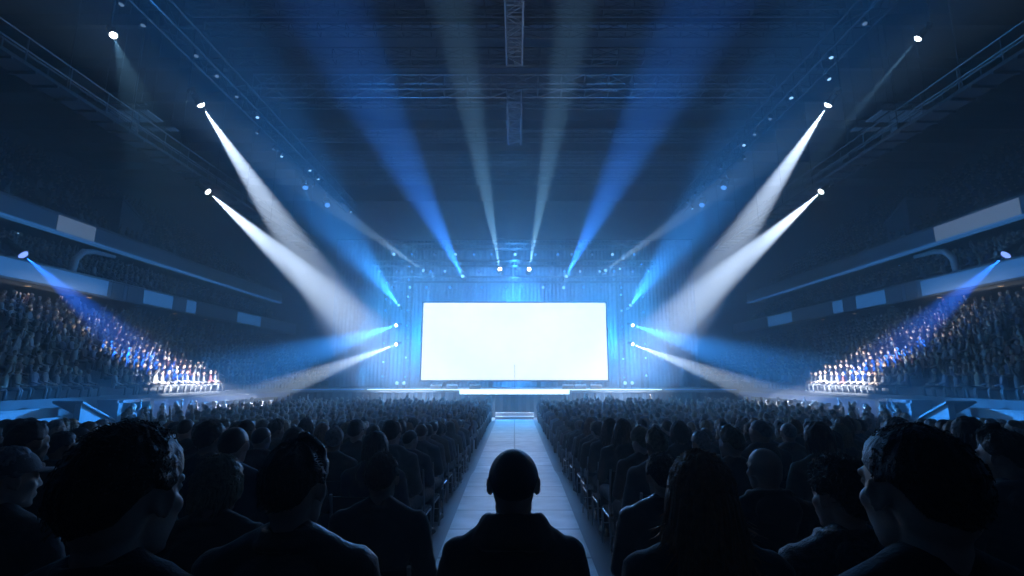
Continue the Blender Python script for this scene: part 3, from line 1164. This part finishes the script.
def shoe_mesh(e, voxel=.010):
    mb = MB()
    cap(mb, (e * .130, .415, .052), .047, (e * .152, .575, .042), .036)
    cap(mb, (e * .130, .425, .11), .046, (e * .130, .425, .06), .045)
    mb.box((e * .142, .49, .014), (.086, .25, .026), Matrix.Rotation(-e * .13, 3, 'Z'))
    return fuse(mb, 'shoe', M['black'], voxel, 2)


def sstep(a, b, x):
    t = max(0.0, min(1.0, (x - a) / (b - a)))
    return t * t * (3 - 2 * t)


HAIRLINE = [(0, 36), (35, 32), (55, 20), (72, 4), (86, -6), (100, 2), (115, -6), (135, -30), (180, -42)]


def hairline(az):
    for (a, x), (b, y) in zip(HAIRLINE[:-1], HAIRLINE[1:]):
        if a <= az <= b:
            return x + (y - x) * (az - a) / (b - a)
    return HAIRLINE[-1][1]


def hair_mesh(style, hm, nu=96, nv=64, seed=0, wide=1.0, mat='hair', wisps=300):
    """shell of hair over the scalp with strands standing out of it"""
    rr = random.Random(seed)
    mb = Sub(MB(), hm)
    host = mb.host
    c = Vector((0, -.018, .026))
    rad = Vector((.079 * wide, .100, .093))
    thick = dict(buzz=.004, short=.013, quiff=.011, curly=.026, bob=.024, long=.022, thin=.009)[style]
    so = Vector((seed * 3.1, seed * 1.7, 0))

    def shell(az, e):
        """az: degrees from the face, signed; e: elevation, degrees"""
        a, el = math.radians(az), math.radians(e)
        d = Vector((math.sin(a) * math.cos(el), math.cos(a) * math.cos(el), math.sin(el)))
        base = Vector((d.x * rad.x, d.y * rad.y, d.z * rad.z))
        line = hairline(abs(az))
        if style in ('bob', 'long') and abs(az) > 62:
            line = min(line, -60)
        if style == 'thin':
            line += 8 if abs(az) < 90 else 0
        inside = sstep(line - 4, line + 5, e)
        t = thick
        if style == 'quiff':
            t += .024 * sstep(30, 70, e) * max(0, math.cos(a)) + .008 * sstep(0, 50, e)
            t += .006 * math.sin(az * .14 + seed) * sstep(10, 40, e)
        if style == 'short':
            t += .010 * sstep(20, 70, e)
        if style in ('bob', 'long'):
            t += .010 * sstep(20, 80, e) + .012 * (1 - sstep(-50, 0, e))
        if style == 'curly':
            t += .012 * sstep(0, 60, e)
        if style != 'buzz':
            n1 = noise.noise(d * 5 + so)
            n2 = noise.noise(Vector((az * .11, e * .02, seed)))
            t *= 1 + .28 * n1 + .16 * n2
            if style == 'curly':
                t += .010 * noise.noise(d * 16 + so)
            t += .002 * noise.noise(Vector((az * .2, e * .04, seed + 5)))
        if t < .002:
            t = .002
        off = -.022 * (1 - inside) + t * inside
        return base + d * off + c, d

    vs, fs = [], []
    for j in range(1, nv):
        e = 90 - 180 * j / nv
        for k in range(nu):
            p, d = shell(360 * k / nu - 180, e)
            vs.append(p)
    for j in range(nv - 2):
        for k in range(nu):
            a, b = j * nu + k, j * nu + (k + 1) % nu
            fs.append((a, a + nu, b + nu, b))
    vs += [shell(0, 90)[0], shell(0, -90)[0]]
    for k in range(nu):
        fs.append((len(vs) - 2, k, (k + 1) % nu))
        q = (nv - 2) * nu
        fs.append((len(vs) - 1, q + (k + 1) % nu, q + k))
    mb.add(vs, fs)
    # strands
    for i in range(wisps if style != 'buzz' else 0):
        az = rr.uniform(-180, 180)
        lo = hairline(abs(az)) + 6
        e = math.degrees(math.asin(rr.uniform(math.sin(math.radians(lo)), 1)))
        if style != 'curly' and e < 48 and abs(az) < 80:
            continue
        p, d = shell(az, e)
        L = rr.uniform(.008, .019) * {'curly': 1.3, 'thin': .6}.get(style, 1)
        tang = Vector((rr.uniform(-.6, .6), (1.0 if style == 'quiff' and e > 25 else -.8), -.5 if e < 50 else -.1))
        if style == 'curly':
            tang = Vector((rr.uniform(-1, 1), rr.uniform(-1, 1), rr.uniform(-1, 1)))
        tang = (tang - d * tang.dot(d) * .9).normalized()
        q = p + tang * L * .6 + d * L * rr.uniform(.1, .35)
        r = q + tang * L * .5 - d * L * .1
        mb.tube([p - d * .004, q, r], [.0022, .0016, .0004], 3)
    if style in ('bob', 'long'):
        inv = hm.inverted()
        n = 150 if style == 'long' else 120
        for i in range(n):
            az = 68 + 224 * (i + rr.uniform(-.4, .4)) / n
            az = az if az <= 180 else az - 360
            p, d = shell(az, rr.uniform(-14, 34))
            p -= d * .010
            L = rr.uniform(.23, .33) if style == 'long' else rr.uniform(.075, .11)
            pts, rs = [], []
            w0 = rr.uniform(0, 6)
            for k in range(9):
                t = k / 8
                wv = .011 * math.sin(w0 + t * 9) * t if style == 'long' else .004 * math.sin(w0 + t * 4)
                q = p + Vector((d.x * (.050 * t ** .8 if style == 'long' else .016 * t - .026 * t * t) + wv, d.y * (.035 * t if style == 'long' else .02 * t) + wv * .6, -L * t))
                pts.append(q)
                rs.append((.0095 if style == 'long' else .0095) * (1 - t) ** .55 + .0015)
            mb.tube(pts, rs, 7)
            if style == 'long' and i % 4 == 0:
                for _ in range(5):
                    k = rr.randint(3, 7)
                    q = pts[k] + Vector((rr.uniform(-.01, .01), rr.uniform(-.01, .01), 0))
                    mb.tube([q, q + d * .025 + Vector((rr.uniform(-.02, .02), 0, -.03)), q + d * .04 + Vector((rr.uniform(-.04, .04), 0, -.05))], [.003, .0025, .0005], 3)
    return host.mesh('hair', M[mat], True)


def cap_mesh(hm, mat):
    mb = Sub(MB(), hm)
    vs, fs = [], []
    nu, nv = 40, 14
    for j in range(nv + 1):
        e = 90 - (85) * j / nv
        for k in range(nu):
            a = 2 * PI * k / nu
            el = math.radians(min(e, 89.5))
            d = Vector((math.sin(a) * math.cos(el), math.cos(a) * math.cos(el), math.sin(el)))
            vs.append(Vector((d.x * .094, d.y * .116 - .014, d.z * .105 + .030)))
    for j in range(nv):
        for k in range(nu):
            a, b = j * nu + k, j * nu + (k + 1) % nu
            fs.append((a, a + nu, b + nu, b))
    mb.add(vs, fs)
    mb.add([v * 1 for v in vs[-nu:]] + [Vector((v.x * .93, v.y * .93, v.z + .004)) for v in vs[-nu:]], [(k, (k + 1) % nu, nu + (k + 1) % nu, nu + k) for k in range(nu)])
    vs, fs = [], []
    for t in (0, 1):
        for z in (0, .006):
            for k in range(13):
                a = math.radians(-60 + 120 * k / 12)
                r = 1.0 + t * .62 * math.cos(a * 1.1)
                vs.append(Vector((math.sin(a) * .093 * (1 + t * .1), math.cos(a) * .114 * r - .014, .038 + z - t * .012 * math.cos(a))))
    q = lambda t, z, k: t * 26 + z * 13 + k
    for k in range(12):
        fs += [(q(0, 0, k), q(1, 0, k), q(1, 0, k + 1), q(0, 0, k + 1)), (q(0, 1, k), q(0, 1, k + 1), q(1, 1, k + 1), q(1, 1, k)), (q(1, 0, k), q(1, 1, k), q(1, 1, k + 1), q(1, 0, k + 1))]
    mb.add(vs, fs)
    return mb.host.mesh('cap', M[mat], True)


SKINS = [(0.52, 0.34, 0.26), (0.42, 0.26, 0.19), (0.58, 0.40, 0.32), (0.26, 0.15, 0.10)]
M['skin'] = surf('skin', (0.56, 0.40, 0.33), 0.5, var=0.1, scale=14, bump=0.08, bscale=180)
M['skin_dark'] = surf('skin_dark', (0.20, 0.12, 0.085), 0.5, var=0.1, scale=14, bump=0.08, bscale=180)
for nm, c in (('black', (.012, .011, .011)), ('brown', (.045, .026, .016)), ('auburn', (.26, .11, .05)), ('grey', (.28, .28, .29)), ('blond', (.30, .22, .13))):
    M['hair_' + nm] = surf('hair_' + nm, c, 0.42, var=0.4, scale=40, bump=0.3, bscale=200)
CLOTHS = {'black': (.014, .014, .016), 'charcoal': (.035, .036, .040), 'navy': (.018, .026, .060), 'brown': (.050, .036, .026), 'grey': (.11, .115, .125),
          'olive': (.045, .048, .030), 'maroon': (.070, .018, .020), 'slate': (.055, .068, .090)}
for nm, c in CLOTHS.items():
    M['cloth_' + nm] = surf('cloth_' + nm, c, 0.75, var=0.25, scale=12, bump=0.25, bscale=140, sheen=0.2)
M['cloth'] = M['cloth_black']
M['leather'] = surf('black_leather', (.016, .016, .018), 0.38, var=0.2, scale=20, bump=0.25, bscale=120)
M['sequin'] = surf('sparkling_jacket', (.03, .032, .04), 0.3, 0.4, var=0.8, scale=60, bump=1.0, bscale=160)
M['denim'] = surf('dark_trousers', (.022, .026, .036), 0.8, var=0.2, scale=30, bump=0.2, bscale=160)
M['hair'] = M['hair_brown']
M['chair_shell'] = surf('chair_shell', (.022, .023, .027), 0.45, var=0.15)
M['chair_metal'] = surf('chair_metal', (.45, .47, .50), 0.3, 0.85, var=0.1)

TROUSERS = trousers_mesh()
SHOE_L, SHOE_R = shoe_mesh(-1), shoe_mesh(1)


# chairs
def chair_meshes():
    out = []
    s = MB().prism([(-.215, .415), (.20, .405), (.215, .39), (.20, .375), (-.215, .385)], -.215, .215, axis='X')
    out.append(('seat', s.mesh('seat', M['chair_shell'])))
    b = MB()
    for k in range(8):
        x0, x1 = -.21 + .0525 * k, -.21 + .0525 * (k + 1)
        y = lambda x: -.232 - .02 * (1 - (x / .21) ** 2)
        b.add([(x0, y(x0), .60), (x1, y(x1), .60), (x1, y(x1) - .055, .86), (x0, y(x0) - .055, .86),
               (x0, y(x0) - .016, .60), (x1, y(x1) - .016, .60), (x1, y(x1) - .071, .86), (x0, y(x0) - .071, .86)],
              [(0, 1, 2, 3), (5, 4, 7, 6), (0, 4, 5, 1), (3, 2, 6, 7)] + ([(0, 3, 7, 4)] if k == 0 else []) + ([(1, 5, 6, 2)] if k == 7 else []))
    out.append(('backrest', b.mesh('backrest', M['chair_shell'])))
    for e in (-1, 1):
        l = MB().tube([(e * .225, .20, .0), (e * .225, .15, .38), (e * .225, .13, .40)], .011, 7)
        out.append(('leg', l.mesh('front_leg', M['chair_metal'])))
        l = MB().tube([(e * .225, -.27, .0), (e * .225, -.22, .39), (e * .222, -.25, .60), (e * .218, -.315, .88)], .011, 7)
        out.append(('leg', l.mesh('rear_leg', M['chair_metal'])))
    c = MB().bar((-.225, .165, .22), (.225, .165, .22), .008, 6)
    c.bar((-.225, -.245, .20), (.225, -.245, .20), .008, 6)
    for e in (-1, 1):
        c.bar((e * .225, -.23, .375), (e * .225, .165, .375), .010, 6)
    out.append(('stretcher', c.mesh('stretcher', M['chair_metal'])))
    return out


CHAIR = chair_meshes()


def put_chair(x, y, rz, label, group=None):
    root = empty('folding_chair', (x, y, floor_z(y)), rz, label, 'chair', group)
    for nm, me in CHAIR:
        link(nm, me, root)
    return root


def put_person(x, y, z, rz, scale, label, parts, group=None):
    root = empty('person', (x, y, z), rz, label, 'person', group)
    root.scale = (scale,) * 3
    for nm, me, mt in parts:
        o = link(nm, me, root)
        if mt:
            o.material_slots[0].link = 'OBJECT'
            o.material_slots[0].material = M[mt]
    return root


# ---- people close to the camera, each with a build of their own
GROUND = []
FAR_LOOK = []


def near(px, top, y, yaw, style, hair_c, collar, cloth, label, pose='lap', wide=1.0, build=1.0, skin=None, chair=True, seed=1, pitch=0.0, extra=None, vox=.0065, twist=0.0):
    t = at(px, top, Y=y)
    hx = {'quiff': .04, 'curly': .035, 'short': .022, 'long': .03, 'bob': .03}.get(style, .012)
    crown = 1.322 + hx
    if style == 'cap':
        crown = 1.34
    base = floor_z(y)
    sc_ = (t.z - base) / crown
    body, hm = body_mesh(yaw - twist, pitch, pose, vox, wide, build)
    parts = [('body', body, skin), ('jacket', top_mesh(pose, collar, .009, build, seed=seed * 7.3), cloth),
             ('trousers', TROUSERS, None), ('shoe', SHOE_L, None), ('shoe', SHOE_R, None)]
    if style == 'cap':
        parts.append(('cap', cap_mesh(hm, 'cloth_grey'), None))
        parts.append(('hair', hair_mesh('short', hm, seed=seed, wide=wide, wisps=100), hair_c))
    elif style:
        parts.append(('hair', hair_mesh(style, hm, 144, 96, seed, wide, wisps=900), hair_c))
    p = put_person(t.x, y + .02, base, twist, sc_, label, parts)
    if chair:
        c = put_chair(t.x, y + .02, twist, 'dark folding chair under the ' + chair)
        c.scale = (sc_,) * 3
    GROUND.append((t.x, y))
    print('near', label[:40], 'x %.2f scale %.3f' % (t.x, sc_))
    return p


near(513.5, 447, 1.72, 0.0, 'buzz', 'hair_black', 'stand', 'cloth_black',
     'close-cropped man in a raised-collar black jacket, alone in the middle of the aisle', chair='man in the middle of the aisle', wide=1.02, build=0.86, seed=2, skin='skin')
near(134, 424, 1.0, -0.10, 'short', 'hair_brown', 'shirt', 'cloth_black',
     'big dark-haired man at the left foreground, cheek and ear edge-lit on the right', chair='big man at the left foreground', seed=3, skin='skin', vox=.0055, build=1.05)
near(909, 423, 1.0, 0.04, 'thin', 'hair_black', 'crew', 'cloth_black',
     'big crop-haired man at the right foreground, ear and cheek edge-lit on the left', chair='big man at the right foreground', seed=4, skin='skin', vox=.0055, build=1.08)
near(299, 436, 1.52, -0.12, 'quiff', 'hair_black', 'shirt', 'leather',
     'man with swept-up dark hair and black jacket, second row left of the aisle', chair='man with swept-up hair', seed=5, skin='skin')
near(698, 452, 1.60, 0.05, 'long', 'hair_auburn', 'crew', 'cloth_charcoal',
     'woman with long wavy auburn hair, seen from behind right of the aisle', chair='woman with long auburn hair', seed=6, skin='skin')
near(838, 456, 1.78, 0.25, 'curly', 'hair_black', 'hood', 'sequin',
     'curly-haired person in a glittering dark jacket, profile turned left', chair='curly-haired person in glittering jacket', seed=7, skin='skin')
near(10, 448, 2.05, -0.4, 'cap', 'hair_grey', 'crew', 'cloth_charcoal',
     'grey-haired person in a grey peaked cap at the left picture edge', chair='person in a grey peaked cap', seed=8, skin='skin')
near(221, 456, 2.25, -0.2, 'bob', 'hair_blond', 'crew', 'cloth_brown',
     'woman with a fair chin-length bob behind the big man on the left', chair='woman with a fair bob', seed=9, skin='skin')
near(383, 453, 2.55, 0.0, 'short', 'hair_brown', 'crew', 'cloth_charcoal',
     'broad short-haired man in a charcoal top, first seat left of the aisle, third row', chair='short-haired man in charcoal, third row', seed=10, skin='skin')
near(661, 453, 2.70, 0.1, 'short', 'hair_black', 'shirt', 'leather',
     'short-haired man in a shiny black jacket just left of the long-haired woman', chair='man in shiny black jacket', seed=11, skin='skin')
near(763, 446, 2.62, 0.15, None, None, 'hood', 'cloth_black',
     'bald man with a gleaming scalp, third row right of the aisle', chair='bald man in the third row', seed=12, skin='skin')
near(999, 426, 2.45, 0.4, 'quiff', 'hair_brown', 'hood', 'cloth_slate',
     'person in a slate-blue hooded jacket near the right picture edge, looking left', chair='person in slate-blue hooded jacket', seed=13, skin='skin')

# ---- rows further forward: variants shared by copies
BODY = [body_mesh(y, 0, p, .012, w_, 1.0) for y, p, w_ in ((0.0, 'lap', 1.0), (-.35, 'clasp', .97), (.35, 'lap', 1.0), (0.1, 'clasp', 1.03))]
TOPS = {p: [top_mesh(p, c, .016, 1.0, seed=i * 4.1) for i, c in enumerate(('crew', 'hood', 'shirt'))] for p in ('lap', 'clasp')}
STYLES = ['short', 'buzz', 'quiff', 'bob', 'long', 'short', 'curly']
HAIRS = [{st_: hair_mesh(st_, hm, 64, 40, 20 + i, wisps=120) for st_ in set(STYLES)} for i, (_, hm) in enumerate(BODY)]
HN = {'short': 'short', 'buzz': 'cropped', 'quiff': 'tousled', 'bob': 'bobbed', 'long': 'long', 'curly': 'curly'}
POSES = ['lap', 'clasp', 'lap', 'clasp']
count = 0
row = 3
y = 3.25
FLOOR_FAR = []
stuffing = False
while y < 30.2:
    row += 1
    wa = 0.68 + (1.12 - 0.68) * min(1, max(0, (y - 3.2) / (RAKE_Y - 3.2)))
    for s in (-1, 1):
        seat = 0
        x = wa + 0.42
        lim = min(17.4, 1.06 * y + 0.9)
        while x < lim:
            seat += 1
            jx = x + R.uniform(-.05, .05)
            jy = y + R.uniform(-.05, .05)
            x += 0.62 if count < 300 or y < 12 else 0.58
            if (jy > 12.2 and jx / jy > .76) or (jy > 24 and jx > 14.9):          # open floor in front of the side steps
                continue
            if R.random() < .05 and seat > 1:
                continue
            if any(abs(gx - s * jx) < .5 and abs(gy - jy) < .75 for gx, gy in GROUND):
                continue
            if count >= 290:
                FLOOR_FAR.append((s * jx, jy))
                continue
            count += 1
            b = R.randrange(4)
            st_ = R.choice(STYLES)
            hc = R.choice(['black', 'brown', 'brown', 'black', 'auburn', 'grey', 'blond'])
            cc = R.choice(list(CLOTHS))
            side = XS[s]
            lab = f'person with {HN[st_]} {hc} hair, {cc} top, {nth(seat)} seat {side} of aisle, {nth(row)} row'
            big = y < 9
            parts = [('body', BODY[b][0], R.choice(['skin', 'skin', 'skin', 'skin_dark'])), ('jacket', R.choice(TOPS[POSES[b]]), 'cloth_' + cc),
                     ('hair', HAIRS[b][st_], 'hair_' + hc), ('trousers', TROUSERS, None), ('shoe', SHOE_L, None), ('shoe', SHOE_R, None)]
            put_person(s * jx, jy, floor_z(jy), s * math.atan2(jx, 34 - jy) * .6 + R.uniform(-.1, .1), R.uniform(.94, 1.04), lab, parts,
                       f'seated audience in row {row} {side} of the aisle')
            put_chair(s * jx, jy, s * math.atan2(jx, 34 - jy) * .6, f'dark folding chair under the {nth(seat)} seated person {side} of aisle, {nth(row)} row',
                      f'folding chairs in row {row} {side} of the aisle')
    y += 0.9
print('individuals', count, 'rows to', row, 'far floor', len(FLOOR_FAR))


# ---- the mass of the audience
def figure(pose):
    """light seated figure: points, triangles and a colour slot for every point"""
    mb = MB()
    slot = []

    def mark(k):
        slot.extend([k] * (len(mb.v) - len(slot)))

    ell(mb, (0, -.01, 1.20), (.075, .092, .115), n=8)
    mark(0)
    ell(mb, (0, -.026, 1.235), (.083, .092, .098), n=8)
    mark(1)
    mb.tube([(0, -.03, 1.10), (0, -.03, 1.03)], [.055, .07], 6)
    mark(0)
    vs = []
    ringz = ((.46, .17, .13), (.70, .16, .12), (.92, .20, .125), (1.02, .205, .09), (1.075, .08, .06))
    for z, a, b in ringz:
        for k in range(8):
            t = 2 * PI * k / 8
            vs.append((a * math.cos(t), b * math.sin(t) - .03, z))
    fs = [(i * 8 + k, i * 8 + (k + 1) % 8, i * 8 + 8 + (k + 1) % 8, i * 8 + 8 + k) for i in range(4) for k in range(8)] + [tuple(range(32, 40))]
    mb.add(vs, fs)
    mark(2)
    for e in (-1, 1):
        mb.tube([(e * .09, .02, .50), (e * .13, .44, .50), (e * .13, .46, .44), (e * .13, .43, .04)], [.085, .066, .06, .045], 5)
        mark(3)
        if pose == 1 or (pose == 2 and e > 0):
            mb.tube([(e * .20, -.03, 1.0), (e * .29, .10, 1.16), (e * .20, .12, 1.40)], [.055, .048, .036], 5)
            mark(2)
            mb.tube([(e * .20, .12, 1.40), (e * .19, .13, 1.47), (e * .18, .14, 1.52)], [.03, .042, .02], 5)
        else:
            mb.tube([(e * .20, -.03, 1.0), (e * .245, .04, .73), (e * .13, .26, .64)], [.056, .046, .034], 5)
            mark(2)
            mb.tube([(e * .13, .26, .64), (e * .11, .31, .63), (e * .10, .35, .61)], [.03, .038, .02], 5)
        mark(0)
    tris = []
    for f_ in mb.f:
        for k in range(1, len(f_) - 1):
            tris.append((f_[0], f_[k], f_[k + 1]))
    return np.array(mb.v, np.float32), np.array(tris, np.int32), np.array(slot, np.int32)


spots = [(x, y, floor_z(y), -math.atan2(x, 36 - y) * .0 + math.atan2(x, 36 - y) * .6, 0) for x, y in FLOOR_FAR]
for _, s, x, z, ya, yb in CROWD_SPOTS:
    y = ya
    while y < yb:
        y += R.uniform(.47, .58)
        up_ = x > 29.5 and z > 12
        if R.random() < (.22 if up_ else .05):
            continue
        if abs((y % 9.5) - 4.7) < .5:            # stairs between the blocks
            continue
        spots.append((s * x + R.uniform(-.06, .06), y, z, s * (.55 + max(0, min(.6, (34 - y) * .0))) + s * .5 + R.uniform(-.2, .2), 1))
FIG = [figure(k) for k in range(3)]
rng = np.random.default_rng(5)
PAL = np.array([(.03, .03, .035), (.05, .055, .065), (.10, .10, .11), (.20, .20, .22), (.05, .06, .12), (.10, .03, .03), (.32, .32, .34), (.07, .06, .045), (.14, .17, .24), (.22, .17, .13)], np.float32)
SK = np.array([(.42, .28, .22), (.50, .35, .28), (.24, .14, .10), (.36, .24, .18)], np.float32)
HR = np.array([(.015, .014, .014), (.05, .03, .02), (.12, .06, .03), (.22, .17, .10), (.22, .22, .23)], np.float32)
V, T, C_ = [], [], []
base = 0
for x, y, z, a, k in spots:
    pose = rng.choice(3, p=(.80, .08, .12)) if k else rng.choice(3, p=(.88, .04, .08))
    v, t, sl = FIG[pose]
    g = rng.uniform(.93, 1.06)
    ca, sa = math.cos(a), math.sin(a)
    rot = np.array(((ca, -sa, 0), (sa, ca, 0), (0, 0, 1)), np.float32)
    V.append((v * g) @ rot.T + np.array((x, y, z), np.float32))
    T.append(t + base)
    base += len(v)
    pal = np.stack((SK[rng.integers(4)], HR[rng.integers(5)], PAL[rng.integers(10)], PAL[rng.integers(2)]))
    C_.append(pal[sl])
V = np.concatenate(V)
T = np.concatenate(T)
C_ = np.concatenate(C_)
me = bpy.data.meshes.new('audience')
me.vertices.add(len(V))
me.vertices.foreach_set('co', V.ravel())
me.loops.add(T.size)
me.loops.foreach_set('vertex_index', T.ravel())
me.polygons.add(len(T))
me.polygons.foreach_set('loop_start', np.arange(0, T.size, 3, dtype=np.int32))
me.polygons.foreach_set('use_smooth', np.ones(len(T), dtype=bool))
me.update(calc_edges=True)
ca = me.color_attributes.new('tint', 'FLOAT_COLOR', 'POINT')
ca.data.foreach_set('color', np.concatenate((C_, np.ones((len(C_), 1), np.float32)), 1).astype(np.float32).ravel())
me.materials.append(M['crowd'])
tag(link('audience', me), 'distant mass of seated spectators filling the far floor and the side stands', 'crowd', kind='stuff')
print('crowd figures', len(spots), 'verts', len(V))
